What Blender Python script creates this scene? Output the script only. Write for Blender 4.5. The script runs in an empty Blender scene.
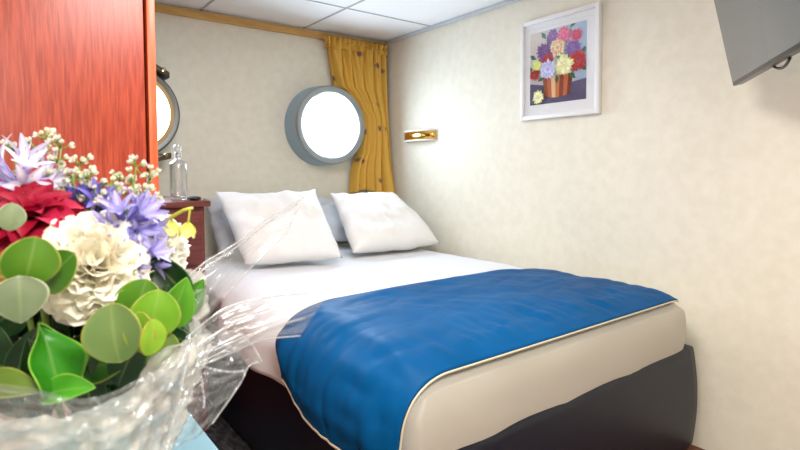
import bpy, bmesh, math, random
from mathutils import Vector, Matrix, noise
random.seed(11)
S = bpy.context.scene
COL = S.collection
PI = math.pi

# ------------------------------------------------------------------ camera
YAW, PITCH, ROLL = math.radians(37.2), math.radians(2.4), math.radians(-0.25)
FPX = 528.0
EYE = Vector((0, 0, 1.07))
FW = Vector((math.sin(YAW)*math.cos(PITCH), math.cos(YAW)*math.cos(PITCH), -math.sin(PITCH)))
R0 = Vector((math.cos(YAW), -math.sin(YAW), 0)); U0 = R0.cross(FW)
RT = R0*math.cos(ROLL) + U0*math.sin(ROLL); UP = RT.cross(FW)
cam = bpy.data.cameras.new('camera'); co = bpy.data.objects.new('camera', cam); COL.objects.link(co)
co.matrix_world = Matrix(((RT.x, UP.x, -FW.x, EYE.x), (RT.y, UP.y, -FW.y, EYE.y), (RT.z, UP.z, -FW.z, EYE.z), (0, 0, 0, 1)))
cam.sensor_width = 36; cam.lens = FPX/800*36; cam.shift_y = -0.04; cam.clip_start = 0.02
cam.dof.use_dof = True; cam.dof.focus_distance = 2.3; cam.dof.aperture_fstop = 12.0
S.camera = co
def at(px, py, d):            # a point d metres ahead of the eye
    return EYE + (FW + RT*((px-400)/FPX) - UP*((py-193)/FPX))*d

# ------------------------------------------------------------------ world, lights, exposure
w = bpy.data.worlds.new('daylight sky'); S.world = w; w.use_nodes = True
w.node_tree.nodes['Background'].inputs[0].default_value = (0.86, 0.93, 1.0, 1)
w.node_tree.nodes['Background'].inputs[1].default_value = 6.0
S.view_settings.view_transform = 'Standard'; S.view_settings.look = 'None'
S.view_settings.exposure = 0.45; S.view_settings.gamma = 1.0; S.view_settings.use_curve_mapping = False
def area(name, loc, target, sx, sy, power, color, shape='RECTANGLE'):
    l = bpy.data.lights.new(name, 'AREA'); l.shape = shape; l.size = sx; l.size_y = sy
    l.energy = power; l.color = color
    o = bpy.data.objects.new(name, l); COL.objects.link(o); o.location = loc
    o.rotation_euler = (Vector(target)-Vector(loc)).to_track_quat('-Z', 'Y').to_euler()
    return o
area('daylight_porthole', (1.62, 2.856, 1.35), (1.62, 0, 1.35), 0.40, 0.40, 9.5, (0.72, 0.87, 1.0), 'ELLIPSE')
area('daylight_porthole', (0.515, 2.856, 1.36), (0.515, 0, 1.36), 0.38, 0.38, 11, (0.74, 0.88, 1.0), 'ELLIPSE')
area('unseen_overhead_light', (0.65, 0.95, 1.93), (0.65, 0.95, 0), 0.55, 0.55, 17, (1.0, 0.98, 0.94))
area('unseen_overhead_light', (0.1, -0.5, 1.93), (0.1, -0.5, 0), 0.55, 0.55, 32, (1.0, 0.97, 0.92))  # added soft front fill behind the camera, standing in for bounced light

# ------------------------------------------------------------------ helpers
def col4(c): return (c[0], c[1], c[2], 1)
def srgb(r, g, b):
    f = lambda v: (v/255/12.92) if v/255 <= .04045 else ((v/255+.055)/1.055)**2.4
    return (f(r), f(g), f(b))
def mat(name, color, rough=0.5, metal=0.0, spec=0.5, color2=None, scale=8.0, stretch=(1, 1, 1), bump=0.0, bscale=None, bstretch=None,
        coords='Object', detail=4, lo=0.35, hi=0.65, **kw):
    m = bpy.data.materials.new(name); m.use_nodes = True
    nt = m.node_tree; b = nt.nodes['Principled BSDF']
    b.inputs['Base Color'].default_value = col4(color); b.inputs['Roughness'].default_value = rough
    b.inputs['Metallic'].default_value = metal; b.inputs['Specular IOR Level'].default_value = spec
    for k, v in kw.items():
        b.inputs[k.replace('_', ' ')].default_value = v
    if color2 is not None or bump:
        tc = nt.nodes.new('ShaderNodeTexCoord')
    def noise_tex(sc, st, det):
        mp = nt.nodes.new('ShaderNodeMapping'); mp.inputs['Scale'].default_value = st
        nt.links.new(tc.outputs[coords], mp.inputs[0])
        n = nt.nodes.new('ShaderNodeTexNoise'); n.inputs['Scale'].default_value = sc; n.inputs['Detail'].default_value = det
        nt.links.new(mp.outputs[0], n.inputs['Vector']); return n
    if color2 is not None:
        n = noise_tex(scale, stretch, detail)
        r = nt.nodes.new('ShaderNodeValToRGB')
        r.color_ramp.elements[0].position = lo; r.color_ramp.elements[0].color = col4(color)
        r.color_ramp.elements[1].position = hi; r.color_ramp.elements[1].color = col4(color2)
        nt.links.new(n.outputs[0], r.inputs[0]); nt.links.new(r.outputs[0], b.inputs['Base Color'])
    if bump:
        n = noise_tex(bscale or scale, bstretch or stretch, detail)
        bp = nt.nodes.new('ShaderNodeBump'); bp.inputs['Strength'].default_value = bump; bp.inputs['Distance'].default_value = 0.01
        nt.links.new(n.outputs[0], bp.inputs['Height']); nt.links.new(bp.outputs[0], b.inputs['Normal'])
    return m
def vcol_mat(name, rough=0.5, trans=0.0, spec=0.3, **kw):   # colour per vertex, the thing's own markings
    m = mat(name, (1, 1, 1), rough, spec=spec, **kw); nt = m.node_tree; b = nt.nodes['Principled BSDF']
    a = nt.nodes.new('ShaderNodeAttribute'); a.attribute_name = 'tint'
    nt.links.new(a.outputs['Color'], b.inputs['Base Color'])
    if trans:
        t = nt.nodes.new('ShaderNodeBsdfTranslucent'); mx = nt.nodes.new('ShaderNodeMixShader'); mx.inputs[0].default_value = trans
        nt.links.new(a.outputs['Color'], t.inputs[0]); nt.links.new(b.outputs[0], mx.inputs[1]); nt.links.new(t.outputs[0], mx.inputs[2])
        nt.links.new(mx.outputs[0], nt.nodes['Material Output'].inputs[0])
    return m
def film(name, tint, haze, gloss_lo, gloss_hi, rough, haze_col=(0.9, 0.9, 0.88), haze_hi=None, streak=18):
    haze_hi = haze if haze_hi is None else haze_hi
    m = bpy.data.materials.new(name); m.use_nodes = True; nt = m.node_tree; N = nt.nodes; L = nt.links
    N.remove(N['Principled BSDF']); out = N['Material Output']
    tc = N.new('ShaderNodeTexCoord'); mp = N.new('ShaderNodeMapping'); mp.inputs['Scale'].default_value = (streak, 1.2, 1)
    nn = N.new('ShaderNodeTexNoise'); nn.inputs['Scale'].default_value = 1.0; nn.inputs['Detail'].default_value = 3
    L.new(tc.outputs['UV'], mp.inputs[0]); L.new(mp.outputs[0], nn.inputs['Vector'])
    hr = N.new('ShaderNodeMapRange'); hr.inputs[1].default_value = .42; hr.inputs[2].default_value = .72; hr.inputs[3].default_value = haze; hr.inputs[4].default_value = haze_hi
    L.new(nn.outputs[0], hr.inputs[0])
    tr = N.new('ShaderNodeBsdfTransparent'); tr.inputs[0].default_value = col4(tint)
    tl = N.new('ShaderNodeBsdfTranslucent'); tl.inputs[0].default_value = col4(haze_col)
    df = N.new('ShaderNodeBsdfDiffuse'); df.inputs[0].default_value = col4(haze_col)
    hm = N.new('ShaderNodeMixShader'); hm.inputs[0].default_value = .5
    L.new(df.outputs[0], hm.inputs[1]); L.new(tl.outputs[0], hm.inputs[2])
    m1 = N.new('ShaderNodeMixShader'); L.new(hr.outputs[0], m1.inputs[0])
    L.new(tr.outputs[0], m1.inputs[1]); L.new(hm.outputs[0], m1.inputs[2])
    gl = N.new('ShaderNodeBsdfGlossy'); gl.inputs['Roughness'].default_value = rough
    lw = N.new('ShaderNodeLayerWeight'); lw.inputs[0].default_value = .35
    mr = N.new('ShaderNodeMapRange'); mr.inputs[3].default_value = gloss_lo; mr.inputs[4].default_value = gloss_hi
    L.new(lw.outputs['Facing'], mr.inputs[0])
    m2 = N.new('ShaderNodeMixShader'); L.new(mr.outputs[0], m2.inputs[0]); L.new(m1.outputs[0], m2.inputs[1]); L.new(gl.outputs[0], m2.inputs[2])
    L.new(m2.outputs[0], out.inputs[0]); return m

def obj(name, bm, m, parent=None, smooth=True, loc=None):
    me = bpy.data.meshes.new(name)
    bm.normal_update(); bm.to_mesh(me); bm.free()
    for mm in (m if isinstance(m, (list, tuple)) else [m]): me.materials.append(mm)
    if smooth:
        for p in me.polygons: p.use_smooth = True
    o = bpy.data.objects.new(name, me); COL.objects.link(o)
    if parent is not None:
        o.parent = parent; o.matrix_parent_inverse = Matrix.Translation(-Vector(parent['_w'])) if '_w' in parent.keys() else Matrix()
    if loc is not None: o.location = loc
    return o
def auto(o, deg=35):
    for p in o.data.polygons: p.use_smooth = True
    o.data.set_sharp_from_angle(angle=math.radians(deg)); return o
def thing(name, loc, label, cat, group=None):
    o = bpy.data.objects.new(name, None); COL.objects.link(o); o.location = loc; o.empty_display_size = .05
    o['_w'] = tuple(loc); return tag(o, label, cat, group)
def tag(o, label, cat, group=None):
    o['label'] = label; o['category'] = cat
    if group: o['group'] = group
    return o
def struct(o): o['kind'] = 'structure'; return o

def bx(bm, x0, x1, y0, y1, z0, z1, bevel=0.0, seg=2):
    r = bmesh.ops.create_cube(bm, size=1.0)
    vs = r['verts']
    for v in vs:
        v.co = Vector((x0+(v.co.x+.5)*(x1-x0), y0+(v.co.y+.5)*(y1-y0), z0+(v.co.z+.5)*(z1-z0)))
    if bevel:
        es = list({e for v in vs for e in v.link_edges})
        bmesh.ops.bevel(bm, geom=es, offset=bevel, segments=seg, profile=.5, affect='EDGES')
    return bm
def box(x0, x1, y0, y1, z0, z1, bevel=0.0, seg=2): return bx(bmesh.new(), x0, x1, y0, y1, z0, z1, bevel, seg)
def frame_axes(d):
    d = Vector(d).normalized()
    a = Vector((0, 0, 1)) if abs(d.z) < .9 else Vector((1, 0, 0))
    x = d.cross(a).normalized(); y = d.cross(x).normalized()
    return x, y, d
def tube(bm, pts, rad, n=8, cap=True):
    pts = [Vector(p) for p in pts]; rings = []
    rf = rad if callable(rad) else (lambda t: rad)
    px = None
    for i, p in enumerate(pts):
        d = (pts[min(i+1, len(pts)-1)] - pts[max(i-1, 0)])
        if d.length < 1e-9: d = Vector((0, 0, 1))
        d.normalize()
        if px is None: x, y, _ = frame_axes(d)
        else:
            x = (px - d*px.dot(d)).normalized(); y = d.cross(x)
        px = x; r = rf(i/max(1, len(pts)-1))
        rings.append([bm.verts.new(p + (x*math.cos(2*PI*k/n) + y*math.sin(2*PI*k/n))*r) for k in range(n)])
    for a, b in zip(rings, rings[1:]):
        for k in range(n): bm.faces.new((a[k], a[(k+1) % n], b[(k+1) % n], b[k]))
    if cap:
        bm.faces.new(rings[0][::-1]); bm.faces.new(rings[-1])
    return bm
def lathe(bm, prof, origin, axis=(0, 0, 1), n=32, closed=False):
    x, y, z = frame_axes(axis); o = Vector(origin); rings = []
    for r, h in prof:
        if r < 1e-6: rings.append([bm.verts.new(o+z*h)])
        else: rings.append([bm.verts.new(o+z*h+(x*math.cos(2*PI*k/n)+y*math.sin(2*PI*k/n))*r) for k in range(n)])
    pr = list(zip(rings, rings[1:])) + ([(rings[-1], rings[0])] if closed else [])
    for a, b in pr:
        for k in range(n):
            k2 = (k+1) % n
            if len(a) == 1 and len(b) == 1: continue
            if len(a) == 1: bm.faces.new((a[0], b[k2], b[k]))
            elif len(b) == 1: bm.faces.new((a[k], a[k2], b[0]))
            else: bm.faces.new((a[k], a[k2], b[k2], b[k]))
    bmesh.ops.recalc_face_normals(bm, faces=bm.faces)
    return bm
def grid(f, nu, nv, bm=None, closed_u=False):
    bm = bm or bmesh.new(); uvl = bm.loops.layers.uv.verify()
    V = [[bm.verts.new(f(i/nu, j/nv)) for j in range(nv+1)] for i in range(nu if closed_u else nu+1)]
    for i in range(nu):
        i2 = (i+1) % len(V)
        for j in range(nv):
            fc = bm.faces.new((V[i][j], V[i2][j], V[i2][j+1], V[i][j+1]))
            for lp, (a, b) in zip(fc.loops, ((i, j), (i+1, j), (i+1, j+1), (i, j+1))): lp[uvl].uv = (a/nu, b/nv)
    return bm
def solidify(o, t, off=1.0):
    m = o.modifiers.new('thickness', 'SOLIDIFY'); m.thickness = t; m.offset = off; return o
def nz(x, y, z=0.0): return noise.noise(Vector((x, y, z)))
def lerp(a, b, t): return a+(b-a)*t
def smooth01(t): t = max(0, min(1, t)); return t*t*(3-2*t)
def interp(tab, x):
    for (x0, y0), (x1, y1) in zip(tab, tab[1:]):
        if (x-x0)*(x-x1) <= 0: return lerp(y0, y1, smooth01((x-x0)/(x1-x0)))
    return tab[0][1] if abs(x-tab[0][0]) < abs(x-tab[-1][0]) else tab[-1][1]
def set_tint(o, fn):
    a = o.data.color_attributes.new('tint', 'FLOAT_COLOR', 'POINT')
    for i, v in enumerate(o.data.vertices): a.data[i].color = col4(fn(i, v.co))

# ------------------------------------------------------------------ materials
M = {}
M['wallpaper'] = mat('cream marbled vinyl wallpaper', srgb(230, 225, 207), .55, spec=.25, color2=srgb(236, 231, 215), scale=22, bump=.05, bscale=26, detail=6)
M['ceiling'] = mat('white painted ceiling panel', srgb(248, 249, 250), .35, spec=.4)
M['grid'] = mat('grey ceiling joint', srgb(176, 178, 178), .5)
M['gold_rail'] = mat('gold brown wooden rail', srgb(212, 170, 98), .4, color2=srgb(192, 148, 80), scale=6, stretch=(1, 12, 12))
M['white_trim'] = mat('pale grey cornice', srgb(196, 202, 204), .45)
M['floor'] = mat('red brown wooden floor', srgb(118, 66, 46), .45, color2=srgb(98, 52, 38), scale=5, stretch=(10, 1, 1))
M['rug'] = mat('charcoal streaked rug', srgb(38, 38, 42), .6, color2=srgb(96, 94, 96), scale=22, stretch=(3.5, 1, 1), lo=.42, hi=.72, bump=.3)
M['orange_wood'] = mat('orange red varnished wood', srgb(182, 74, 46), .36, color2=srgb(150, 50, 30), scale=10, stretch=(16, 16, 1.1), detail=6, bump=.05)
M['orange_edge'] = mat('light orange wood edge', srgb(226, 104, 58), .35, color2=srgb(212, 88, 46), scale=10, stretch=(14, 14, 1))
M['gap'] = mat('dark joint', srgb(40, 14, 10), .7)
M['mahogany'] = mat('dark mahogany wood', srgb(112, 52, 45), .38, color2=srgb(92, 38, 35), scale=8, stretch=(1.2, 1.2, 14), detail=5)
M['brass'] = mat('polished brass', srgb(222, 178, 92), .16, metal=1.0)
M['dull_brass'] = mat('aged brass', srgb(150, 128, 88), .3, metal=1.0)
M['casing'] = mat('blue grey painted steel casing', srgb(150, 176, 190), .4, spec=.5)
M['rim'] = mat('grey metal porthole rim', srgb(150, 156, 158), .3, metal=.6)
M['dark_rim'] = mat('dark grey metal porthole rim', srgb(104, 108, 108), .35, metal=.6)
M['iron'] = mat('dark bronze clamp', srgb(92, 82, 70), .35, metal=.9)
M['sheet'] = mat('white cotton sheet', srgb(226, 227, 231), .75, spec=.1, bump=.16, bscale=7, Sheen_Weight=.1)
M['pillow'] = mat('white cotton pillowcase', srgb(238, 237, 235), .75, spec=.1, bump=.15, bscale=8, bstretch=(1, 1, 1.8))
M['grey_pillow'] = mat('pale grey cotton pillowcase', srgb(205, 209, 216), .75, spec=.15, bump=.08, bscale=11)
M['mattress'] = mat('off white mattress cover', srgb(198, 194, 184), .7, spec=.2, bump=.07, bscale=7)
M['leather'] = mat('black navy leatherette', srgb(11, 20, 38), .42, spec=.5, bump=.03, bscale=60)
M['blue'] = mat('royal blue satin', srgb(0, 73, 124), .5, spec=.08, color2=srgb(0, 83, 139), scale=3, bump=.12, bscale=12, bstretch=(1, 2.4, 1))
M['piping'] = mat('cream piping cord', srgb(206, 196, 172), .5)
M['glass'] = mat('clear glass', (1, 1, 1), .02, Transmission_Weight=1.0, IOR=1.45)
M['bottle_glass'] = film('clear bottle glass', (.95, .96, .96), .02, .05, .75, .03, streak=1)
M['pane'] = film('porthole glass', (.97, .98, 1), 0.0, .03, .5, .02)
M['black'] = mat('black plastic', srgb(22, 22, 24), .3)
M['bezel'] = mat('dark grey plastic', srgb(52, 53, 56), .35)
M['screen'] = mat('grey glossy screen', srgb(92, 96, 95), .14, spec=.9)
M['white_frame'] = mat('white lacquered frame', srgb(236, 236, 236), .35)
M['mat_board'] = mat('white mat board', srgb(238, 239, 240), .8)
M['table'] = mat('pale blue tabletop', srgb(116, 156, 168), .4, color2=srgb(104, 146, 160), scale=6)
M['table_leg'] = mat('grey table leg', srgb(120, 124, 128), .4, metal=.5)
M['petal'] = vcol_mat('soft petal', .6, .25)
M['leaf'] = vcol_mat('green leaf', .38, .22, spec=.5)
M['stem'] = mat('green stem', srgb(112, 138, 58), .5)
M['frost'] = film('milky cellophane', (.97, .97, .95), .62, .04, .4, .16, (0.95, 0.92, 0.85), .88, 40)
M['clear'] = film('clear cellophane', (.95, .95, .95), .07, .03, .40, .12, (.95, .95, .95), .26, 14)

# ------------------------------------------------------------------ the room
WX, WY, CZ = 2.12, 2.96, 1.945
X0, Y0 = -1.15, -1.25
struct(obj('floor', box(X0-.1, WX+.1, Y0-.1, WY+.1, -.08, 0), M['floor'], smooth=False))
struct(obj('ceiling', box(X0-.1, WX+.1, Y0-.1, WY+.1, CZ, CZ+.08), M['ceiling'], smooth=False))
gb = bmesh.new()
for k in range(6):
    x = 1.511-.615*k
    if x > X0: bx(gb, x-.006, x+.006, Y0, WY, CZ-.0035, CZ+.002)
for k in range(7):
    y = 2.46-.61*k
    if y > Y0: bx(gb, X0, WX, y-.005, y+.005, CZ-.003, CZ+.002)
struct(obj('trim_3', gb, M['grid'], smooth=False))
struct(obj('wall_right', box(WX, WX+.1, Y0-.1, WY+.1, 0, CZ), M['wallpaper'], smooth=False))
struct(obj('wall_left', box(X0-.1, X0, Y0-.1, WY+.1, 0, CZ), M['wallpaper'], smooth=False))
struct(obj('wall_front', box(X0, WX, Y0-.1, Y0, 0, CZ), M['wallpaper'], smooth=False))
PORT = [(1.625, 1.35, .236), (.515, 1.36, .224)]
bm = bmesh.new()
loops = [[(X0, 0), (WX, 0), (WX, CZ), (X0, CZ)]] + [[(cx+.19*math.cos(2*PI*k/40), cz+.19*math.sin(2*PI*k/40)) for k in range(40)] for cx, cz, r in PORT]
es = []
for lp in loops:
    vs = [bm.verts.new((x, WY, z)) for x, z in lp]
    es += [bm.edges.new((vs[i], vs[(i+1) % len(vs)])) for i in range(len(vs))]
bmesh.ops.triangle_fill(bm, edges=es, use_beauty=True, use_dissolve=False)
for f in list(bm.faces):
    c = f.calc_center_median()
    if any((c.x-cx)**2+(c.z-cz)**2 < .185**2 for cx, cz, r in PORT): bm.faces.remove(f)
bmesh.ops.recalc_face_normals(bm, faces=bm.faces)
if bm.faces and sum(f.normal.y for f in bm.faces) > 0: bmesh.ops.reverse_faces(bm, faces=bm.faces)
o = obj('wall_back', bm, M['wallpaper'], smooth=False); struct(solidify(o, .09, -1.0))
struct(obj('trim_1', box(X0, WX, WY-.022, WY-.001, CZ-.052, CZ-.012, .003), M['gold_rail'], smooth=False))
struct(obj('trim_2', box(WX-.02, WX-.001, Y0, WY-.03, CZ-.022, CZ-.0005, .003), M['white_trim'], smooth=False))

def porthole(n, cx, cz, r, dp):
    root = bpy.data.objects.new('window_%d' % n, None); COL.objects.link(root); root.location = (cx, WY, cz); root['_w'] = (cx, WY, cz); struct(root)
    o_ = (cx, WY, cz); ax = (0, -1, 0)
    ri = r-(.036 if n == 1 else .042)                       # clear opening
    obj('casing', lathe(bmesh.new(), [(r+.013, 0), (r+.010, dp*.5), (r, dp-.012), (ri-.002, dp-.012), (ri-.004, 0)], o_, ax, 64, True), M['casing'], root)
    auto(root.children[-1])
    auto(obj('rim', lathe(bmesh.new(), [(ri, dp-.013), (r+.001, dp-.012), (r+.003, dp+.006), (r-.004, dp+.012), (ri+.012, dp+.010), (ri, dp+.002)], o_, ax, 64, True), M['rim'] if n == 1 else M['dark_rim'], root))
    if n == 2:
        auto(obj('brass_ring', lathe(bmesh.new(), [(ri-.004, dp-.008), (ri-.004, dp+.016), (ri+.014, dp+.017), (ri+.016, dp+.009)], o_, ax, 64, True), M['dull_brass'], root))
    obj('glass_pane', lathe(bmesh.new(), [(0, dp-.004), (ri+.001, dp-.004), (ri+.001, dp-.010), (0, dp-.010)], o_, ax, 48), M['pane'], root)
    return root
p1 = porthole(1, *PORT[0], .13)
p2 = porthole(2, *PORT[1], .13)
for sgn, zc in ((1, PORT[1][1]+.222), (-1, PORT[1][1]-.222)):      # hinge above and screw clamp below the second porthole
    cb = bmesh.new()
    bx(cb, .56, .690, WY-.168, WY-.02, zc-.016, zc+.016, .006)
    bx(cb, .57, .678, WY-.185, WY-.168, zc-.010, zc+.010, .004)
    for v in cb.verts: v.co.z -= (v.co.x-.63)*.55*sgn*(1 if sgn > 0 else .4)
    h = obj('hinge' if sgn > 0 else 'clamp', cb, M['iron'], p2); auto(h)
    kb = bmesh.new()
    lathe(kb, [(0, 0), (.010, 0), (.011, .004), (.011, .014), (.007, .02), (0, .02)], (.655, WY-.185, zc-.014*sgn), (0, -1, 0), 16)
    auto(obj('clamp_screw', kb, M['dull_brass'], p2))

# ------------------------------------------------------------------ bed
bed = thing('bed', (1.4, 1.9, 0), 'double bed with black leatherette base and off white mattress along the cream wall', 'bed')
bb = bmesh.new()
def roundbox(bm, lo, hi, rad, n=20, fn=None):
    lo, hi, rad = Vector(lo), Vector(hi), Vector(rad); c = (lo+hi)/2; h = (hi-lo)/2
    r = bmesh.ops.create_cube(bm, size=2.0)
    bmesh.ops.subdivide_edges(bm, edges=list({e for v in r['verts'] for e in v.link_edges}), cuts=n, use_grid_fill=True)
    for v in bm.verts:
        p = Vector([math.copysign(abs(q)**.6, q) for q in v.co])     # crowd the samples to the edges
        inner = Vector([max(-(h[i]-rad[i]), min(h[i]-rad[i], p[i]*h[i])) for i in range(3)])
        d = Vector([(p[i]*h[i]-inner[i])/rad[i] for i in range(3)])
        if d.length > 1e-6: d = d.normalized()*min(1, max(abs(q) for q in d))
        v.co = c+inner+Vector([d[i]*rad[i] for i in range(3)])
        if fn: v.co = fn(v.co.copy())
    return bm
BX0, BX1, BY0, BY1 = .735, 2.09, .90, 2.93
def base_fn(p):
    p.x -= .012*math.sin(PI*max(0, min(1, p.z/.4)))*(1 if p.x < 1.4 else -1.4)
    p.y -= .012*math.sin(PI*max(0, min(1, p.z/.4)))*(1 if p.y < 1.5 else 0)
    p.z += (.005*nz(p.x*3, p.y*3) if p.z > .3 else 0)
    return p
obj('base', roundbox(bb, (BX0, BY0, .012), (BX1, BY1, .405), (.025, .018, .012), 16, base_fn), M['leather'], bed)
mb = bmesh.new()
def mat_fn(p):
    if p.y < 1.0: p.y += .007*nz(p.x*5, p.z*6, 7) - .006*math.sin(PI*max(0, min(1, (p.z-.4)/.2)))
    return p
obj('mattress', roundbox(mb, (.700, .904, .345), (2.06, 2.92, .592), (.13, .022, .10), 26, mat_fn), M['mattress'], bed)

# bedding follows the mattress cross-section: a path from the left hem over the top to the right edge
def profile(z_left, off, z_right, n=60):
    x0, x1, zt, rx, rz = .700-off, 2.050+off, .592+off, .13+off, .10+off
    pts = [Vector((x0-.012*math.sin(PI*(1-t))*0, 0, lerp(z_left, zt-rz, t))) for t in [i/8 for i in range(8)]]
    pts += [Vector((x0+rx*(1-math.cos(a)), 0, zt-rz+rz*math.sin(a))) for a in [i/12*PI/2 for i in range(12)]]
    pts += [Vector((lerp(x0+rx, x1-rx, i/30), 0, zt)) for i in range(30)]
    pts += [Vector((x1-rx*(1-math.cos(a)), 0, zt-rz+rz*math.sin(a))) for a in [PI/2-i/12*PI/2*z_right for i in range(13)]]
    L = [0]
    for a, b in zip(pts, pts[1:]): L.append(L[-1]+(b-a).length)
    def f(s):
        d = s*L[-1]; k = 0
        while k < len(L)-2 and L[k+1] < d: k += 1
        t = (d-L[k])/max(1e-9, L[k+1]-L[k])
        p = pts[k].lerp(pts[k+1], t); tg = (pts[k+1]-pts[k]).normalized()
        return p, Vector((-tg.z, 0, tg.x)), d
    f.length = L[-1]
    return f
pf = profile(.40, .008, .9)
def duvet(u, v):
    p, nrm, d = pf(u); y = lerp(1.43, 2.88, v)
    p.y = y; ramp = smooth01((y-1.50)/.22)
    hang = max(0, min(1, (.56-p.z)/.12)) if p.x < 1.2 else 0
    n = .006*nz(p.x*4+3, y*5, 1)+.004*nz(p.x*9, y*10, 5) + hang*(.010*math.sin(y*19+2*nz(y*3, 0))+.006)
    p += nrm*((n+.009)*ramp-.004*(1-ramp))
    if y > 2.05: p.x = max(p.x, lerp(p.x, .708, smooth01((y-2.05)/.1)))
    if u < .02: p.z += .012*nz(y*6, 2)
    return p
dv = obj('duvet', grid(duvet, 110, 70), M['sheet']); solidify(dv, .006, 1)
tag(dv, 'white cotton duvet spread over the bed between pillows and blue throw', 'duvet')
pt = profile(.405, .021, .2)
TH = [(0, 1.45), (.10, 1.54), (.16, 1.555), (.28, 1.61), (.5, 1.625), (.8, 1.615), (.93, 1.56), (1, 1.53)]
def throw(u, v):
    p, nrm, d = pt(u)
    ye = interp(TH, u); y = lerp(.912, ye, v); p.y = y
    edge = smooth01(min(v/.14, (1-v)/.10)); side = smooth01(u/.04)
    puff = .012*edge*side*(1-.8*smooth01((u-.80)/.2))
    gath = .017*math.exp(-v*4.5)*nz(d*26, v*4, 2)*(1 if v > .001 else 0)     # gathers along the foot seam
    wr = .007*nz(d*3.2+y*2, y*8, 4)+.003*nz(d*15+y*9, y*6, 9)+.0025*abs(nz(d*5-y*13, y*5+d*3, 2))*3+.005*math.exp(-((p.x-.70)/.12)**2)*nz(d*9, y*26, 3)
    p += nrm*(-.013*smooth01(1-v/.3)-.008*max(0, 1-v/.05)+puff+(gath+wr)*edge+.002)
    p.x -= .016*smooth01(1-u/.10)
    if u < .12:
        k = 1-u/.12
        p.z += k*(.050*smooth01((v-.62)/.38)-.012*math.sin(v*PI)); p.x -= .012*k*math.sin(v*PI)
    return p
tw = obj('throw', grid(throw, 190, 90), M['blue']); solidify(tw, .008, 1)
tag(tw, 'royal blue satin throw with cream piping laid across the foot of the bed', 'throw')
bm = bmesh.new(); tube(bm, [throw(i/120, 0)+Vector((0, -.004, .001)) for i in range(121)], .0030, 8)
obj('foot_piping', bm, M['piping'], tw)
bm = bmesh.new(); tube(bm, [throw(0, i/40)+Vector((-.006, 0, -.003)) for i in range(41)], .0045, 8)
obj('side_piping', bm, M['piping'], tw)
def pillow(name, bl, br, tl, tr, T, m, seed, label, sag=0.03):
    bl, br, tl, tr = map(Vector, (bl, br, tl, tr))
    n0 = ((br-bl).cross(tl-bl)).normalized()
    bm = bmesh.new(); N = 36
    def pt_(u, v, s):
        a, b = u*2-1, v*2-1
        k = 1-.025*(1-b*b)*abs(a); a2 = a*k; b2 = b*(1-.02*(1-a*a))
        P = bl.lerp(br, (a2+1)/2).lerp(tl.lerp(tr, (a2+1)/2), (b2+1)/2)
        h = max(0, (1-a**4)*(1-b**4))**.62*T*(1-.22*b)
        P += (br-bl)*.020*nz(v*5+seed, a*1.2, 3)*abs(a)**3+(tl-bl)*.03*nz(u*4+seed, b*1.2, 9)*abs(b)**3
        wr = (.020*nz(u*4+seed, v*5, s)+.015*nz(u*10+seed, v*6+u*5, s+3))*(max(0, (1-a*a)*(1-b*b))**.3)
        crease = -.012*math.exp(-(((a*.7+b*.7)-1.05)/.10)**2)-.010*math.exp(-(((-a*.75+b*.6)-.9)/.10)**2)
        P = P+n0*s*(h*.5+(wr+crease*(1 if h > 1e-4 else 0))) 
        P += (bl-tl).normalized()*sag*(1-a*a)*max(0, b)**3
        return P
    fr = grid(lambda u, v: pt_(u, v, 1), N, N, bm)
    grid(lambda u, v: pt_(1-u, v, -1), N, N, bm)
    bmesh.ops.remove_doubles(bm, verts=bm.verts, dist=.0008)
    o = obj(name, bm, m)
    return tag(o, label, 'pillow', 'pillows on the bed')
pillow('pillow', (.86, 2.63, .66), (1.40, 2.63, .66), (.86, 2.87, .93), (1.42, 2.87, .93), .14, M['grey_pillow'], 3, 'pale grey pillow mostly hidden behind the left white pillow, nearest the nightstand')
pillow('pillow', (1.46, 2.66, .66), (2.085, 2.62, .66), (1.47, 2.88, .925), (2.03, 2.88, .90), .10, M['grey_pillow'], 8, 'pale grey pillow standing behind the right white pillow under the curtain')
pillow('pillow', (.872, 2.315, .650), (1.33, 2.215, .645), (.845, 2.62, .975), (1.395, 2.62, .972), .16, M['pillow'], 15, 'plump white pillow leaning at the left, nearer the nightstand, with piped edge')
pillow('pillow', (1.43, 2.285, .650), (2.025, 2.28, .650), (1.515, 2.66, .945), (1.975, 2.68, .940), .16, M['pillow'], 24, 'plump white pillow leaning at the right against the cream wall')

# ------------------------------------------------------------------ nightstand and what stands on it
ns = thing('nightstand', (.42, 2.42, 0), 'dark mahogany nightstand cabinet between wardrobe and bed', 'nightstand')
auto(obj('body', box(.12, .652, 2.155, 2.70, .010, .931, .003), M['mahogany'], ns))
auto(obj('top', box(.10, .672, 2.135, 2.71, .931, .954, .004), M['mahogany'], ns))
auto(obj('drawer', box(.135, .640, 2.145, 2.157, .70, .915, .003), M['mahogany'], ns))
auto(obj('door', box(.135, .640, 2.145, 2.157, .06, .69, .003), M['mahogany'], ns))
BT = (.585, 2.27, .954)
bt = thing('glass_bottle', BT, 'clear glass bottle with glass stopper standing on the nightstand', 'bottle')
lathe_p = [(0, .002), (.030, .002), (.0325, .006), (.033, .012), (.033, .145), (.030, .155), (.019, .162), (.011, .166), (.011, .186), (.0125, .188), (.0125, .196),
           (.0085, .196), (.0085, .166), (.016, .160), (.027, .152), (.0295, .144), (.0295, .018), (.026, .014), (0, .012)]
obj('body', lathe(bmesh.new(), [(r, h-.001) for r, h in lathe_p], BT, n=40), M['bottle_glass'], bt)
obj('stopper', lathe(bmesh.new(), [(0, .188), (.0082, .188), (.0084, .198), (.013, .200), (.0135, .222), (.011, .226), (0, .226)], BT, n=28), M['bottle_glass'], bt)
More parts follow.
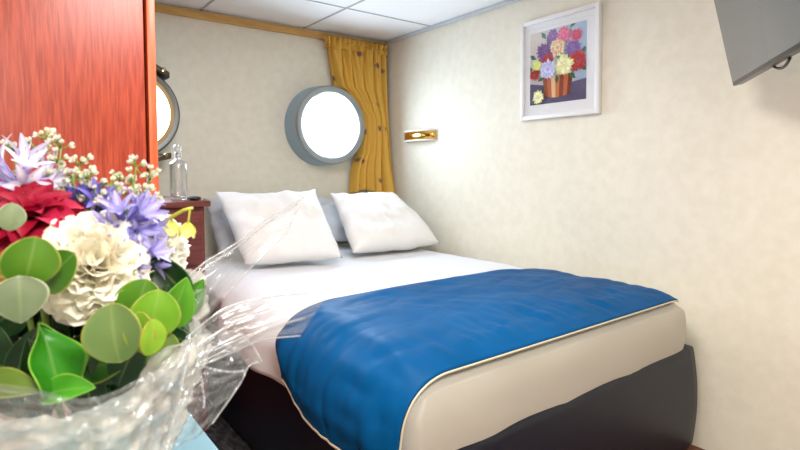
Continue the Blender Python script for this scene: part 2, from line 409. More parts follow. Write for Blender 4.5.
bm = bmesh.new(); roundbox(bm, (.600, 2.165, .955), (.652, 2.235, .972), (.024, .03, .008), 8)
tag(obj('remote_control', bm, M['black']), 'small flat rounded black gadget lying beside the glass bottle', 'remote')

# ------------------------------------------------------------------ wardrobe
wd = thing('wardrobe', (-.3, 1.9, 0), 'tall orange red wooden wardrobe standing behind the flowers', 'wardrobe')
auto(obj('carcass', box(-1.10, .330, 1.62, 2.08, .0, CZ-.006), M['gap'], wd))
auto(obj('door', box(-1.08, .329, 1.598, 1.621, .05, CZ-.012, .003), M['orange_wood'], wd))
auto(obj('side_panel', box(.337, .359, 1.598, 2.08, .0, CZ-.006, .002), M['orange_edge'], wd))

# ------------------------------------------------------------------ curtain
ct = thing('curtain', (1.9, 2.93, 1.89), 'mustard gold curtain with small dark flowers gathered at the rail by the porthole', 'curtain')
m = mat('mustard gold curtain cloth', srgb(222, 176, 80), .7, spec=.15); nt = m.node_tree; b = nt.nodes['Principled BSDF']
uvn = nt.nodes.new('ShaderNodeTexCoord'); mp = nt.nodes.new('ShaderNodeMapping'); mp.inputs['Scale'].default_value = (6.5, 9.5, 1)
vo = nt.nodes.new('ShaderNodeTexVoronoi'); vo.inputs['Scale'].default_value = 1.0; vo.inputs['Randomness'].default_value = .6
n2 = nt.nodes.new('ShaderNodeTexNoise'); n2.inputs['Scale'].default_value = 60
ad = nt.nodes.new('ShaderNodeMath'); ad.operation = 'MULTIPLY_ADD'; ad.inputs[1].default_value = .42
lt = nt.nodes.new('ShaderNodeMath'); lt.operation = 'LESS_THAN'; lt.inputs[1].default_value = .385
mx = nt.nodes.new('ShaderNodeMix'); mx.data_type = 'RGBA'; mx.inputs[6].default_value = col4(srgb(222, 176, 80)); mx.inputs[7].default_value = col4(srgb(126, 94, 92))
L = nt.links.new
L(uvn.outputs['UV'], mp.inputs[0]); L(mp.outputs[0], vo.inputs['Vector']); L(mp.outputs[0], n2.inputs['Vector'])
L(n2.outputs[0], ad.inputs[0]); L(vo.outputs['Distance'], ad.inputs[2]); L(ad.outputs[0], lt.inputs[0]); L(lt.outputs[0], mx.inputs[0]); L(mx.outputs[2], b.inputs['Base Color'])
M['curtain'] = m
LEFT = [(1.875, 1.648), (1.80, 1.660), (1.70, 1.678), (1.61, 1.700), (1.56, 1.765), (1.50, 1.825), (1.40, 1.888), (1.30, 1.888), (1.20, 1.872), (1.12, 1.835), (1.05, 1.815), (.90, 1.80)]
RIGHT = [(1.875, 2.082), (1.6, 2.087), (1.2, 2.092), (.90, 2.106)]
def curt(u, v):
    z = lerp(1.872, .915+.03*math.sin(u*5), v)
    x = lerp(interp(LEFT, z), interp(RIGHT, z), u)
    ph = u*2*PI*5.5 + 2.2*nz(u*2.5+1, v*1.1, 2) + .8*math.sin(v*2.2)
    a = .013+.020*(.5+nz(u*4, 7, v*.8))
    fine = (1-smooth01(v/.55))*.008*math.sin(u*2*PI*19+2*nz(u*9, v*2))
    y = WY-.052 + a*math.sin(ph)+.006*math.sin(ph*1.9+1.5)+fine-.11*v*v*u*u
    return Vector((x+.006*math.cos(ph), min(y, WY-.008), z))
solidify(obj('panel', grid(curt, 200, 60), M['curtain'], ct), .003, 0)
def head(u, v):
    z = lerp(1.838, 1.906, v)+.008*nz(u*25, 4)*v
    x = lerp(1.630, 2.094, u)+.004*math.sin(u*90)
    ph = u*2*PI*13+2*nz(u*6, 3)
    pinch = 1-.55*math.exp(-((v-.55)/.15)**2)
    return Vector((x, WY-.058+(.017*math.sin(ph+v*.8)+.010*nz(u*34, v*2))*pinch-.004*v, z))
solidify(obj('gathered_heading', grid(head, 220, 12), M['curtain'], ct), .004, 0)

# ------------------------------------------------------------------ framed picture
pc = thing('framed_picture', (WX, 1.54, 1.31), 'white framed flower painting hanging on the cream wall above the bed', 'picture')
def pbox(name, y0, y1, z0, z1, d0, d1, m, bev=.002, parent=pc):
    return auto(obj(name, box(WX-d1, WX-d0, y0, y1, z0, z1, bev), m, parent))
FY0, FY1, FZ0, FZ1 = 1.322, 1.758, 1.318, 1.800
bm = bmesh.new(); fw = .020
bx(bm, WX-.028, WX-.002, FY0, FY0+fw, FZ0, FZ1, .003); bx(bm, WX-.028, WX-.002, FY1-fw, FY1, FZ0, FZ1, .003)
bx(bm, WX-.028, WX-.002, FY0+fw, FY1-fw, FZ0, FZ0+fw, .003); bx(bm, WX-.028, WX-.002, FY0+fw, FY1-fw, FZ1-fw, FZ1, .003)
auto(obj('frame', bm, M['white_frame'], pc))
pbox('mat_board', FY0+.01, FY1-.01, FZ0+.01, FZ1-.01, .004, .016, M['mat_board'], 0)
PY1, PY0, PZ0, PZ1 = 1.704, 1.390, 1.389, 1.738
bm = bmesh.new(); tints = []
layer = [0]
def put(pts, cols):
    layer[0] += 1; x = WX-.0165-layer[0]*.00001
    vs = []
    for (u, v), c in zip(pts, cols):
        vs.append(bm.verts.new((x, lerp(PY1, PY0, max(0, min(1, u))), lerp(PZ0, PZ1, max(0, min(1, v)))))); tints.append(c)
    bm.faces.new(vs[::-1])
A = PZ1-PZ0; B = PY1-PY0
c1, c2, c3, c4 = srgb(92, 84, 112), srgb(72, 74, 104), srgb(150, 176, 214), srgb(214, 206, 196)
put([(0, 0), (1, 0), (1, 1), (0, 1)], [srgb(186, 178, 186), srgb(160, 178, 200), srgb(170, 196, 226), srgb(222, 210, 196)])
put([(0, 0), (1, 0), (1, .27), (.5, .22), (0, .30)], [c2, c1, srgb(104, 100, 130), c2, c1])
for k in range(26):
    u, v = random.random(), random.random()*.24; put([(u, v), (u+.12, v+.01), (u+.1, v+.025), (u+.01, v+.02)], [srgb(88+k, 80, 118)]*4)
# copper bowl
for i in range(14):
    a, b_ = i/14, (i+1)/14
    def wid(t): return .17+.05*math.sin(PI*t)
    cc = [srgb(150, 74, 44), srgb(186, 104, 60), srgb(238, 196, 150), srgb(206, 120, 70), srgb(140, 66, 42), srgb(196, 108, 62), srgb(120, 56, 40)]
    ci = cc[int(a*7) % 7]
    put([(.28+.46*a, .10-.03*math.sin(PI*a)), (.28+.46*b_, .10-.03*math.sin(PI*b_)), (.24+.54*b_, .36), (.24+.54*a, .36)], [ci]*4)
def bloom(u, v, r, ca, cb, n=16):
    for ring, (rr, cc_) in enumerate(((1.0, ca), (.74, cb), (.45, ca), (.22, cb))):
        for k in range(n):
            a = 2*PI*(k+.5*ring)/n+random.uniform(-.1, .1); R = r*rr*random.uniform(.85, 1.1); wv = PI/n*1.05
            f = lambda q, t: (u+q*math.cos(t), v+q*math.sin(t)*B/A)
            j = random.uniform(.85, 1.15); cx = tuple(min(1, q*j) for q in cc_)
            put([f(R*.2, a), f(R*.75, a-wv), f(R, a), f(R*.75, a+wv)], [cx]*4)
def pleaf(u, v, a, l):
    f = lambda q, s: (u+q*math.cos(a)-s*math.sin(a), v+(q*math.sin(a)+s*math.cos(a))*B/A)
    put([f(0, 0), f(l*.5, -l*.25), f(l, 0), f(l*.5, l*.25)], [srgb(38, 104, 70), srgb(60, 130, 84), srgb(44, 112, 72), srgb(30, 88, 62)])
for u, v, a in [(.12, .63, 2.6), (.2, .5, 3.4), (.5, .58, 1), (.55, .5, -1), (.38, .78, 2), (.7, .82, 1.3), (.72, .95, .8), (.9, .62, .3), (.72, .38, -.8), (.5, .38, -1.6), (.28, .38, 3.6), (.9, .42, -.3), (.3, .88, 2.2), (.46, .62, .3), (.66, .58, .9), (.06, .5, 3)]:
    pleaf(u, v, a, .15)
V_, W_, Y_, R_, K_ = srgb(126, 78, 150), srgb(206, 204, 236), srgb(226, 222, 140), srgb(196, 52, 56), srgb(226, 90, 140)
for u, v, r, ca, cb in [(.42, .90, .10, V_, srgb(150, 96, 176)), (.28, .70, .15, V_, srgb(104, 64, 138)), (.78, .68, .13, srgb(140, 110, 190), V_), (.62, .87, .12, K_, srgb(236, 120, 160)), (.84, .84, .09, K_, R_),
                        (.33, .60, .10, R_, srgb(160, 36, 50)), (.10, .42, .09, R_, srgb(150, 40, 46)), (.86, .50, .15, R_, srgb(160, 42, 44)), (.52, .73, .13, srgb(236, 226, 176), srgb(228, 168, 150)),
                        (.15, .54, .08, srgb(206, 220, 110), Y_), (.35, .46, .14, W_, srgb(176, 176, 222)), (.64, .48, .15, Y_, srgb(240, 238, 200)), (.18, .10, .10, Y_, srgb(236, 236, 210))]:
    bloom(u, v, r*1.15, ca, cb)
M['paint'] = vcol_mat('painted paper', .6)
pr = obj('painting', bm, M['paint'], pc, smooth=False); set_tint(pr, lambda i, c: tints[i])
pbox('glass', FY0+fw-.002, FY1-fw+.002, FZ0+fw-.002, FZ1-fw+.002, .0215, .0225, film('picture glass', (1, 1, 1), 0, .02, .25, .02), 0)

# ------------------------------------------------------------------ brass wall light
sc = thing('wall_light', (WX, 2.56, 1.29), 'small polished brass reading light on the cream wall beside the curtain', 'wall light')
def scp(u, v):
    a = PI*u; return Vector((WX-.004-.062*math.sin(a), lerp(2.715, 2.425, (1-math.cos(a))/2), lerp(1.258, 1.318, v)))
solidify(obj('curved_shade', grid(scp, 36, 2), M['brass'], sc), .004, 0)
auto(obj('back_plate', box(WX-.006, WX-.0005, 2.44, 2.70, 1.260, 1.316, .002), M['brass'], sc))
for zc in (1.258, 1.318):
    bm = bmesh.new(); tube(bm, [scp(i/30, 0 if zc < 1.29 else 1)+Vector((-.001, 0, 0)) for i in range(31)], .005, 8)
    obj('rim_band', bm, M['white_frame'], sc)

# ------------------------------------------------------------------ television
tv = thing('television', (1.97, .744, 1.346), 'flat television on a wall bracket at the upper right, tilted down', 'television')
D = Vector((-.836, -.549, 0)); Nn = Vector((-.549, .836, 0)); tl_ = math.radians(12)
TU = Vector((0, 0, math.cos(tl_)))+Nn*math.sin(tl_); TN = D.cross(TU).normalized()
if TN.dot(Nn) < 0: TN = -TN
TO = Vector((1.968, .744, 1.348))
def tvbox(name, a0, a1, b0, b1, c0, c1, m, bev=0.002):
    bm = box(a0, a1, b0, b1, c0, c1, bev)
    for v in bm.verts: v.co = TO+D*v.co.x+TU*v.co.y+TN*v.co.z
    bmesh.ops.recalc_face_normals(bm, faces=bm.faces)
    return auto(obj(name, bm, m, tv))
tvbox('casing', 0, .72, 0, .43, -.030, 0, M['black'], .003)
tvbox('screen', .007, .713, .012, .423, -.002, .0015, M['screen'], 0)
tvbox('back_housing', .10, .62, .06, .34, -.055, -.028, M['black'], .006)
bm = bmesh.new(); pA = TO+D*.3+TU*.2-TN*.05
tube(bm, [pA, pA+Vector((.12, -.06, 0)), Vector((WX-.01, .42, 1.5))], .016, 10); obj('bracket_arm', bm, M['bezel'], tv)
bm = bmesh.new(); bx(bm, WX-.012, WX-.001, .36, .48, 1.40, 1.62, .002); auto(obj('wall_plate', bm, M['bezel'], tv))
bm = bmesh.new(); tube(bm, [TO+D*(.34+.12*t)+TU*(-.002-.014*math.sin(PI*t)**.8)-TN*.020 for t in [i/20 for i in range(21)]], .004, 8)
obj('cable_loop', bm, M['bezel'], tv)

# ------------------------------------------------------------------ table in front, rug
rg = obj('rug', box(.372, .80, .92, 2.76, .0, .010, .003), M['rug'], smooth=False); tag(rg, 'charcoal streaked rug on the floor beside the bed', 'rug')
tt = thing('side_table', (-.15, .48, 0), 'small table with a pale blue top under the bouquet', 'table')
auto(obj('tabletop', box(-.62, .194, .22, .744, .725, .750, .004), M['table'], tt))
for x, y in ((-.58, .26), (.155, .26), (-.58, .70), (.155, .70)):
    bm = bmesh.new(); tube(bm, [(x, y, 0), (x, y, .725)], .016, 12); auto(obj('leg', bm, M['table_leg'], tt))

# ------------------------------------------------------------------ bouquet
BQ = Vector((.047, .53, .752))
bq = thing('bouquet', BQ, 'mixed flower bouquet wrapped in cellophane on the pale blue table in the foreground', 'bouquet')
def basis(d, up=Vector((0, 0, 1))):
    z = Vector(d).normalized(); x = up.cross(z)
    if x.length < 1e-3: x = Vector((1, 0, 0))
    x.normalize(); return x, z.cross(x), z
def jit(c, a=.06): k = 1+random.uniform(-a, a); return tuple(max(0, min(1, q*k)) for q in c)
def mixc(a, b, t): t = max(0, min(1, t)); return tuple(lerp(p, q, t) for p, q in zip(a, b))
class TM:                                   # mesh with a tint per vertex
    def __init__(s): s.bm = bmesh.new(); s.t = []
    def v(s, p, c): s.t.append(c); return s.bm.verts.new(p)
    def strip(s, f, cf, nu, nv):
        V = [[s.v(f(i/nu, j/nv), cf(i/nu, j/nv)) for j in range(nv+1)] for i in range(nu+1)]
        for i in range(nu):
            for j in range(nv): s.bm.faces.new((V[i][j], V[i+1][j], V[i+1][j+1], V[i][j+1]))
    def build(s, name, m, parent, label=None):
        t = s.t; o = obj(name, s.bm, m, parent); set_tint(o, lambda i, c: t[i])
        if label: o['label'] = label
        return o
def sub(o):                                   # a part whose children are given in world coordinates
    o['_w'] = (0, 0, 0); return o
def child(o, p):
    o.parent = p; o.matrix_parent_inverse = Matrix(); return o
def carnation(c, d, r, ca, cb, label):
    x, y, z = basis(d); T = TM()
    for ring in range(9):
        th = math.radians(6+ring*12.5); n = 6+ring*2; L0 = r*(.86+.15*math.sin(th))
        for k in range(n):
            az = 2*PI*(k+.5*(ring % 2))/n+random.uniform(-.15, .15); t2 = th+random.uniform(-.1, .1)
            out = x*math.cos(az)+y*math.sin(az); ax = z*math.cos(t2)+out*math.sin(t2)
            tang = z.cross(out).normalized(); nr = ax.cross(tang).normalized()
            half = .50 if ring > 1 else .7; L1 = L0*random.uniform(.9, 1.06); ph = random.uniform(0, 6); base = c-z*r*.35
            jag = [random.uniform(-.06, .07) for _ in range(14)]
            def f(u, v, ax=ax, tang=tang, nr=nr, L1=L1, ph=ph, half=half, base=base, jag=jag):
                s = (u-.5)*2
                a = s*half*(.35+.65*v); q = v*(1+.35*z.dot(ax)*0)
                ln = L1*1.2*q*(1+(jag[int(u*12.99)] if v > .95 else 0)-.10*s*s*v)
                p = base+ax*ln*math.cos(a)+tang*ln*math.sin(a)
                p += nr*(r*.09*math.sin(s*7+ph)*v**2+r*.12*v**3*math.sin(ph))
                return p
            cc = jit(mixc(ca, cb, random.random()*.5), .04)
            T.strip(f, lambda u, v, cc=cc: mixc(cb, cc, v*1.4), 12, 5)
    o = sub(T.build('carnation', M['petal'], bq, label))
    bm = bmesh.new(); lathe(bm, [(0, -r*1.5), (.006, -r*1.45), (.010, -r*1.0), (.012, -r*.5)], c, z, 12); obj('calyx', bm, M['stem'], o)
    bm = bmesh.new(); tube(bm, [c-z*r*1.4, c.lerp(BQ+Vector((0, 0, .05)), .55)-z*r*.4, BQ+Vector((random.uniform(-.02, .02), random.uniform(-.02, .02), .03))], .0028, 6); obj('stem', bm, M['stem'], o)
    return o
cream, cream2 = srgb(255, 251, 240), srgb(252, 238, 206)
toC = lambda p: (EYE-p).normalized()
p = at(92, 264, .425); carnation(p, toC(p)+Vector((0, 0, .25)), .037, cream, cream2, 'large cream white carnation at the front')
p = at(151, 247, .51); carnation(p, toC(p)+Vector((.45, .2, .25)), .033, srgb(255, 253, 246), srgb(246, 242, 222), 'white carnation at the right behind the purple florets')
p = at(163, 284, .49); carnation(p, toC(p)+Vector((.4, .1, -.1)), .021, srgb(238, 240, 214), srgb(196, 214, 150), 'small greenish white carnation low at the right')
p = at(3, 262, .42); carnation(p, toC(p)+Vector((-.3, 0, .1)), .018, srgb(248, 226, 150), srgb(240, 206, 110), 'pale yellow carnation at the left')
p = at(50, 196, .52); carnation(p, Vector((0, -.3, 1)), .018, srgb(250, 240, 200), srgb(240, 222, 150), 'small cream carnation behind the red dahlia')

# crimson dahlia
c = at(30, 218, .44); x, y, z = basis(toC(c)*.55+Vector((0, 0, .9)))
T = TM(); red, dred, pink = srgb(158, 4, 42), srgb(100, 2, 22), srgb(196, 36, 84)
for ring, (n, th, ln) in enumerate(((13, 92, .052), (13, 76, .049), (11, 58, .042), (8, 36, .030), (5, 15, .02))):
    for k in range(n):
        az = 2*PI*(k+.5*ring)/n+random.uniform(-.08, .08); t2 = math.radians(th+random.uniform(-7, 7))
        out = x*math.cos(az)+y*math.sin(az); tang = z.cross(out).normalized(); L1 = ln*random.uniform(.92, 1.1); tw_ = random.uniform(-.5, .5)
        def f(u, v, out=out, tang=tang, t2=t2, L1=L1, tw_=tw_):
            s = (u-.5)*2; a = t2+.35*v*v
            wd_ = L1*.26*math.sin(PI*min(1, .08+v*.95))**.6
            pp = c+(z*math.cos(a)+out*math.sin(a))*L1*v + tang*s*wd_
            return pp+(z*math.sin(t2)-out*math.cos(t2))*(s*s*wd_*.45+tw_*s*wd_*.4)
        cc = jit(mixc(red, pink, max(0, random.random()-.55)), .12)
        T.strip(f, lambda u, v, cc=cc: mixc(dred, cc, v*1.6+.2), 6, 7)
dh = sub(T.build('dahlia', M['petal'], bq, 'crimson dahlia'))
bm = bmesh.new(); tube(bm, [c-z*.005, c.lerp(BQ, .6), BQ+Vector((0, 0, .03))], .003, 6); obj('stem', bm, M['stem'], dh)

# trumpet florets of agapanthus
def floret(parent, c, d, ln, ca, cb, width=.30, open_=1.0):
    x, y, z = basis(d); T = TM(); r0 = random.uniform(0, 6)
    for k in range(6):
        az = r0+2*PI*k/6; out = x*math.cos(az)+y*math.sin(az); tang = z.cross(out).normalized()
        def f(u, v, out=out, tang=tang):
            s = (u-.5)*2; fl = max(0, v-.30)/.70
            wd_ = ln*width*.5*math.sin(PI*(.10+.88*v))**.7
            pp = c+z*ln*(v-.25*fl*fl*open_)+out*(ln*.06+ln*.60*open_*fl**1.4)+tang*s*wd_
            return pp+out*(-abs(s)*wd_*.25)
        T.strip(f, lambda u, v: mixc(cb, ca, abs(u-.5)*1.7+.15*(1-v)), 4, 8)
    for k in range(5):
        az = r0+.4+2*PI*k/5; out = x*math.cos(az)+y*math.sin(az)
        a0 = c+z*ln*.2; b0 = c+z*ln*.85+out*ln*.22
        T.strip(lambda u, v, a0=a0, b0=b0: a0.lerp(b0, v)+x*(u-.5)*ln*.025, lambda u, v: cb if v < .85 else srgb(70, 60, 90), 1, 4)
    return T.build('floret', M['petal'], parent)
def agapanthus(c, ang, n, ln, ca, cb, label, axis, spread=1.0, dirs=None):
    bm = bmesh.new(); tube(bm, [c, c.lerp(BQ, .5), BQ+Vector((0, 0, .03))], .0026, 6)
    o = sub(obj('agapanthus', bm, M['stem'], bq)); o['label'] = label
    x, y, z = basis(axis)
    for k in range(n):
        if dirs: dd = dirs[k]
        else:
            az = 2.4*k+ang; th = spread*math.sqrt((k+.4)/n)*1.5
            dd = z*math.cos(th)+(x*math.cos(az)+y*math.sin(az))*math.sin(th)
        floret(o, c+dd*.006, dd, ln*random.uniform(.85, 1.1), jit(ca), jit(cb), random.uniform(.22, .32), random.uniform(.6, 1.05))
    return o
lav, dlav, plav = srgb(134, 124, 208), srgb(88, 76, 172), srgb(192, 180, 232)
p = at(124, 226, .455); agapanthus(p, 0, 9, .033, lav, srgb(206, 200, 244), 'lavender blue agapanthus florets', toC(p)+Vector((.35, .3, .35)), 1.0)
p = at(136, 260, .45); agapanthus(p, 1, 5, .026, srgb(142, 132, 216), srgb(200, 194, 242), 'lavender blue agapanthus florets', toC(p)+Vector((.6, .1, -.1)), 1.0)
p = at(88, 212, .50); agapanthus(p, 2, 6, .030, dlav, lav, 'violet agapanthus buds', Vector((.2, -.3, 1)), .9)
p = at(18, 186, .47); agapanthus(p, .4, 9, .042, plav, srgb(250, 248, 252), 'pale lilac agapanthus florets', toC(p)+Vector((-.1, .2, .9)), 1.15)

# wax flower sprigs: each bud a mesh of its own
wv = []
def bud_mesh():
    T = TM(); N = 8
    for k in range(5):
        az = 2*PI*k/5; out = Vector((math.cos(az), math.sin(az), 0)); tang = Vector((-math.sin(az), math.cos(az), 0))
        T.strip(lambda u, v, out=out, tang=tang: out*(.0030*math.sin(PI*v*.62)*1.1)+Vector((0, 0, .0062*v-.003))+tang*(u-.5)*2*.0022*math.sin(PI*min(1, .12+.8*v)),
                lambda u, v: mixc(srgb(160, 180, 96), mixc(srgb(236, 232, 214), srgb(196, 150, 200), max(0, v-.75)*2.4), v*1.8), 3, 5)
    return T.build('bud', M['petal'], bq)
proto_bud = bud_mesh(); first_bud = [True]
def wax_sprig(root, tips, nb):
    bm = bmesh.new(); ends = []
    for tip in tips:
        mid = root.lerp(tip, .6)+Vector((random.uniform(-.004, .004), random.uniform(-.004, .004), .0))
        tube(bm, [root, mid, tip], lambda t: .0014-.0006*t, 5)
        for k in range(nb):
            d = Vector((random.gauss(0, 1), random.gauss(0, 1), random.gauss(.5, .7))).normalized()
            e = tip+d*random.uniform(.005, .0125); tube(bm, [tip.lerp(mid, .06), e], .0006, 4); ends.append((e, d))
    o = sub(obj('wax_flower_sprig', bm, M['stem'], bq)); o['label'] = 'sprig of tiny white wax flower buds'
    for e, d in ends:
        if first_bud[0]: b_ = proto_bud; first_bud[0] = False
        else: b_ = proto_bud.copy(); COL.objects.link(b_)
        b_.parent = o; b_.matrix_parent_inverse = Matrix()
        s = random.uniform(.62, 1.0)
        b_.matrix_basis = Matrix.Translation(e) @ d.to_track_quat('Z', 'Y').to_matrix().to_4x4() @ Matrix.Diagonal((s, s, s, 1))
for root, tips in [(at(60, 230, .50), [at(44, 137, .50), at(61, 147, .50), at(36, 148, .51), at(58, 162, .49)]),
                   (at(80, 240, .50), [at(79, 163, .5), at(72, 176, .49), at(88, 178, .5), at(66, 186, .49), at(96, 190, .5)]),
                   (at(105, 245, .50), [at(111, 184, .5), at(98, 200, .49), at(120, 178, .51), at(116, 196, .49), at(108, 205, .48)]),
                   (at(130, 240, .51), [at(136, 166, .51), at(133, 182, .5), at(150, 179, .51), at(128, 196, .5), at(142, 194, .5)]),
                   (at(140, 245, .51), [at(156, 200, .51), at(151, 206, .5), at(138, 204, .5)]),
                   (at(30, 220, .50), [at(8, 176, .5), at(30, 186, .49), at(48, 180, .49), at(14, 150, .51)])]:
    wax_sprig(root, tips, 6)

# arching sprig with two hanging yellow green bells
a, b_, c = at(148, 238, .52), at(168, 219, .51), at(193, 208, .50)
bm = bmesh.new(); tube(bm, [BQ+Vector((.03, 0, .05)), at(140, 280, .52), a, b_, at(184, 210, .5), c], lambda t: .0026-.0012*t, 8)
sp = sub(obj('bell_flower_sprig', bm, M['stem'], bq)); sp['label'] = 'arching yellow green sprig with hanging bells'
sp.data.materials[0] = mat('yellow green stem', srgb(186, 186, 62), .5)
for top, cc in ((at(190, 209, .5), at(187, 232, .5)), (at(172, 217, .51), at(171, 230, .51))):
    bm = bmesh.new(); tube(bm, [top, top.lerp(cc, .5), cc], .0011, 6); T = TM(); T.bm = bm; T.t = [srgb(186, 190, 80)]*len(bm.verts)
    z = (cc-top).normalized(); x, y, z = basis(z)
    for k in range(5):
        az = 2*PI*k/5; out = x*math.cos(az)+y*math.sin(az); tang = z.cross(out).normalized()
        T.strip(lambda u, v: cc-z*.009+z*.014*v+out*(.0060*math.sin(PI*min(1, v*.72+.04))+(.003*max(0, v-.75)*4))+tang*(u-.5)*2*.0055*math.sin(PI*(.1+.8*v))**.8,
                lambda u, v: mixc(srgb(206, 206, 80), srgb(250, 240, 160), v), 4, 6)
    T.build('bell', M['petal'], sp)

# leaves
def leaf(c, d, up, ln, wd_, ca, cb, edge, kind='round', cup=.2, bend=.25, name='eucalyptus_leaf', label=None, ruffle=0.0):
    y = Vector(up).normalized(); z = Vector(d); z = (z-y*z.dot(y)).normalized(); x = y.cross(z); T = TM()
    def f(u, v):
        s = (u-.5)*2; r = math.sin(PI*v)**.55 if kind == 'round' else (math.sin(PI*v**.75)**.8)
        hw = wd_*.5*max(0, r)
        p = c+y*ln*(v-.5)+x*s*hw
        p += z*(cup*wd_*.5*(s*s*r)-bend*ln*(v-.5)**2*1.2)
        if ruffle: p += z*ruffle*math.sin(v*11+s*2)*abs(s)
        return p
    def cf(u, v):
        s = abs((u-.5)*2); k = mixc(ca, cb, .5+.5*nz(u*3+c.x*50, v*3, c.z*40)); e = max(0, (s-.93)/.09, (abs(v-.5)-.475)/.04)
        k = mixc(k, edge, e); return mixc(k, mixc(k, (.35, .42, .14), .28), max(0, 1-s*14))
    T.strip(f, cf, 20, 22); o = T.build(name, M['leaf'], bq, label); solidify(o, .0007, 0); return o
G1, G2, GE = srgb(92, 138, 30), srgb(64, 112, 24), srgb(172, 168, 70)
Gy, Gy2, GyE = srgb(126, 138, 104), srgb(104, 120, 86), srgb(206, 206, 170)
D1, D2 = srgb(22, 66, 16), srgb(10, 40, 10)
p = at(30, 262, .362); leaf(p, toC(p)+RT*.2, UP*1.0+RT*.25, .035, .036, G1, G2, GE, label='bright green round leaf')
p = at(56, 272, .378); leaf(p, toC(p)-RT*.5, UP*.8+RT*.7, .036, .030, G2, srgb(60, 108, 28), GE)
p = at(20, 300, .352); leaf(p, toC(p)+UP*.25, -UP*1+RT*.05, .032, .033, Gy, Gy2, GyE, kind='oval', label='grey green leaf')
p = at(11, 217, .375); leaf(p, toC(p)+RT*.3, UP+RT*.1, .020, .018, Gy, srgb(150, 166, 128), GyE, label='small grey green leaf')
p = at(114, 334, .372); leaf(p, toC(p)-RT*.35, UP-RT*.15, .043, .040, srgb(112, 136, 74), srgb(90, 118, 60), GE, label='dull green round leaf')
p = at(154, 316, .405); leaf(p, toC(p)+RT*.2, UP+RT*.2, .040, .038, srgb(126, 176, 40), srgb(104, 156, 34), GE)
p = at(141, 333, .374); leaf(p, toC(p)-RT*.55+UP*.1, UP-RT*.2, .030, .024, srgb(128, 172, 40), srgb(94, 140, 32), srgb(190, 150, 60))
p = at(152, 338, .370); leaf(p, toC(p)+RT*.9, UP+RT*.1, .026, .020, srgb(150, 190, 52), srgb(120, 164, 40), srgb(190, 150, 60))
p = at(160, 350, .412); leaf(p, toC(p)+RT*.4+UP*.2, UP*.9+RT*.4, .030, .030, srgb(110, 134, 60), srgb(90, 120, 48), GE)
p = at(176, 306, .44); leaf(p, toC(p)+RT*.5, UP+RT*.45, .050, .032, srgb(104, 170, 36), srgb(70, 138, 26), srgb(120, 180, 60), kind='oval')
p = at(188, 300, .47); leaf(p, toC(p)+RT*.9, UP*.7+RT*.6, .045, .030, srgb(92, 160, 30), srgb(60, 126, 24), srgb(130, 180, 70), kind='oval')
p = at(140, 300, .42); leaf(p, toC(p)+UP*.5, UP+RT*.3, .034, .036, srgb(96, 146, 36), srgb(70, 122, 28), GE)
p = at(120, 292, .45); leaf(p, toC(p), UP+RT*.4, .05, .034, srgb(52, 118, 28), srgb(36, 92, 22), D1, kind='oval')
p = at(105, 364, .40); leaf(p, toC(p)+UP*.3, RT+UP*.25, .045, .028, srgb(60, 124, 34), srgb(44, 100, 28), GE, kind='oval')
p = at(5, 385, .365); leaf(p, toC(p)+UP*.6, RT-UP*.1, .050, .024, srgb(104, 128, 44), srgb(80, 106, 36), GE, kind='oval')
p = at(52, 362, .385); leaf(p, toC(p)+RT*.55+UP*.1, UP-RT*.28, .060, .036, srgb(64, 150, 30), srgb(40, 118, 22), srgb(150, 200, 70), kind='oval', cup=.75, name='broad_leaf', label='curled bright green leaf', ruffle=.006)
p = at(66, 390, .378); leaf(p, toC(p)-RT*.2+UP*.5, RT*1+UP*.15, .040, .022, srgb(84, 164, 36), srgb(60, 136, 28), srgb(150, 200, 70), kind='oval', cup=.4, name='broad_leaf')
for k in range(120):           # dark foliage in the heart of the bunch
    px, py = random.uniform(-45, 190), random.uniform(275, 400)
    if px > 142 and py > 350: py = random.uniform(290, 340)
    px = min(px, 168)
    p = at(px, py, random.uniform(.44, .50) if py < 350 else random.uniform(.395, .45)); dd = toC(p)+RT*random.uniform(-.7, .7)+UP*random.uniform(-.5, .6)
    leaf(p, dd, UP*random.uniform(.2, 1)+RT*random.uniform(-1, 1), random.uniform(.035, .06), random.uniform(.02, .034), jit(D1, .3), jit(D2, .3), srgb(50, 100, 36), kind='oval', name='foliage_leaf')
for k in range(22):
    px, py = random.uniform(-20, 165), random.uniform(205, 285)
    p = at(px, py, random.uniform(.50, .55)); dd = Vector((random.gauss(0, .4), random.gauss(-.3, .4), 1))
    leaf(p, toC(p)+dd*.5, UP*random.uniform(.3, 1)+RT*random.uniform(-1, 1), random.uniform(.03, .05), random.uniform(.015, .026), jit(srgb(60, 112, 40), .3), jit(srgb(44, 90, 30), .3), srgb(100, 130, 60), kind='oval', name='foliage_leaf')

# wrapping: a milky inner cone, clear outer sheets with crumpled flaps
def crumple(p, s, a):
    n1 = noise.noise(p*s); n2_ = noise.noise(p*s*2.3+Vector((5, 1, 2)))
    return a*(abs(n1)*2-.5+(abs(n2_)-.3)*.8)
def cone(u, v):
    az = 2*PI*u
    dirv = Vector((math.cos(az), math.sin(az), 0))
    front = -dirv.y; right = dirv.x
    rim_r = .118+.014*max(0, front)-.012*max(0, right)
    rim_z = .955-.035*max(0, front)+.008*max(0, right)+.010*math.sin(az*5+1)
    t = v**.8
    r = lerp(.045, rim_r, t)*(1+.05*math.sin(az*9+v*2)*v+.03*math.sin(az*17))
    p = Vector((BQ.x, BQ.y, lerp(.7525, rim_z, v)))+dirv*r
    return p+dirv*(crumple(p, 30, .008)+crumple(p, 75, .0035))*(.3+v)
o = obj('milky_wrap', grid(cone, 220, 70, closed_u=True), M['frost'], bq); o['label'] = 'milky cellophane wrap'
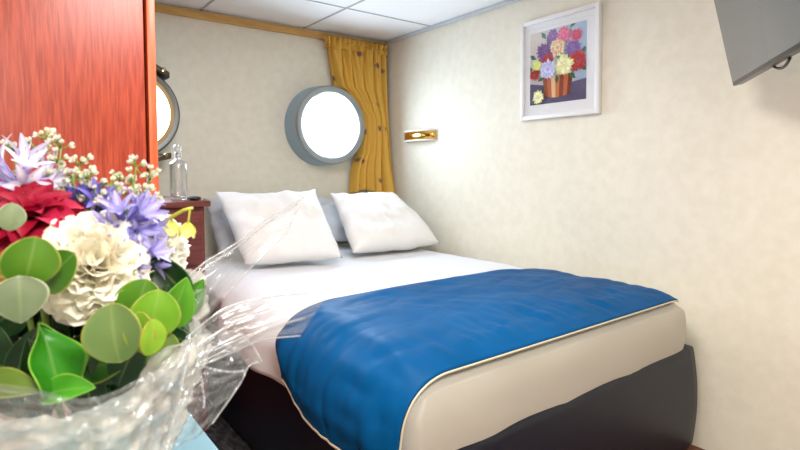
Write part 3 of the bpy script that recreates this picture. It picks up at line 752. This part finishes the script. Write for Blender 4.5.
def patch(rows, su=26, sv=5, a=.003, nu=90, nv=60):
    G = [[Vector(at(*q)) for q in r] for r in rows]; R_n, C_n = len(G)-1, len(G[0])-1
    off = random.uniform(0, 50)
    def cr(p0, p1, p2, p3, t):
        return ((p1*2)+(p2-p0)*t+(p0*2-p1*5+p2*4-p3)*t*t+(p1*3-p0-p2*3+p3)*t*t*t)*.5
    def row(r, v):
        k = min(int(v*C_n), C_n-1); t = v*C_n-k; g = lambda i: G[r][max(0, min(C_n, i))]
        return cr(g(k-1), g(k), g(k+1), g(k+2), t)
    def f(u, v):
        k = min(int(u*R_n), R_n-1); t = u*R_n-k; g = lambda i: row(max(0, min(R_n, i)), v)
        p = cr(g(k-1), g(k), g(k+1), g(k+2), t)
        r = abs(nz(u*su*.35+off, v*sv*.6, off))*2.2+abs(nz(u*su+off, v*sv, 3+off))*.8+abs(nz(u*su*.5+v*sv*2, v*sv*1.5-u*4, 9+off))*.8
        return p+toC(p)*a*(r-1)
    return grid(f, nu, nv), f
M['fold'] = film('folded cellophane edge', (.95, .95, .95), .30, .10, .5, .15, (.95, .95, .93))
def sheet(rows, label, su=26, sv=5, a=.003, folds=(), w_=.0008):
    bm, f = patch(rows, su, sv, a)
    o = sub(obj('clear_sheet', bm, M['clear'], bq)); o['label'] = label
    for u0, v0, u1, v1 in folds:
        fb = bmesh.new(); tube(fb, [f(lerp(u0, u1, i/40), lerp(v0, v1, i/40)) for i in range(41)], w_, 6)
        obj('fold', fb, M['fold'], o)
    return o
# flap rising towards the pillows
sheet([[(172, 294, .46), (200, 266, .485), (236, 243, .51), (271, 217, .54), (303, 198, .565)],
       [(180, 318, .45), (202, 292, .47), (232, 266, .495), (262, 241, .525), (294, 217, .55)],
       [(190, 346, .43), (206, 320, .455), (228, 292, .48), (255, 264, .51), (286, 233, .535)]], 'clear cellophane flap rising over the pillow', 10, 1.2, .0022,
      [(0, .02, 0, 1), (.16, .1, .14, .96), (1, .45, .97, 1), (0, 1, 1, 1)], .0008)
# flap spreading over the bed side
sheet([[(186, 338, .43), (226, 308, .47), (270, 297, .51), (318, 292, .56)],
       [(194, 352, .42), (236, 330, .45), (278, 315, .49), (326, 296, .55)],
       [(200, 366, .41), (234, 352, .44), (262, 340, .47), (300, 336, .52)]], 'clear cellophane flap spreading over the white bedding', 14, 2.5, .005, [(0, 0, 0, 1), (1, .1, 1, 1), (.4, .05, .3, .6), (.7, .1, .75, .9)])
# crumpled lower flap before the black bed base
sheet([[(186, 336, .425), (215, 330, .45), (245, 336, .48), (262, 362, .49)],
       [(180, 372, .40), (205, 368, .43), (228, 366, .45), (249, 366, .47)],
       [(172, 410, .385), (195, 408, .40), (216, 398, .43), (240, 384, .455)],
       [(150, 452, .37), (178, 446, .385), (196, 438, .41), (212, 424, .44)]], 'crumpled clear cellophane flap before the black bed base', 12, 9, .009, [(0, .5, 0, 1), (0, 1, 1, 1), (.3, .2, .45, .95), (.1, .1, .7, .5)])
# outer clear layer round the front
sheet([[(-40, 380, .345), (30, 388, .325), (90, 398, .318), (150, 372, .335), (192, 338, .40)],
       [(-40, 425, .335), (30, 425, .315), (90, 430, .308), (145, 412, .325), (182, 385, .38)],
       [(-40, 480, .335), (30, 480, .315), (90, 480, .305), (135, 470, .32), (165, 455, .36)]], 'clear outer cellophane layer round the bottom of the bunch', 12, 16, .007, [(0, 1, 1, 1)], .0006)
for o in list(bpy.data.objects):
    if '_w' in o.keys(): del o['_w']
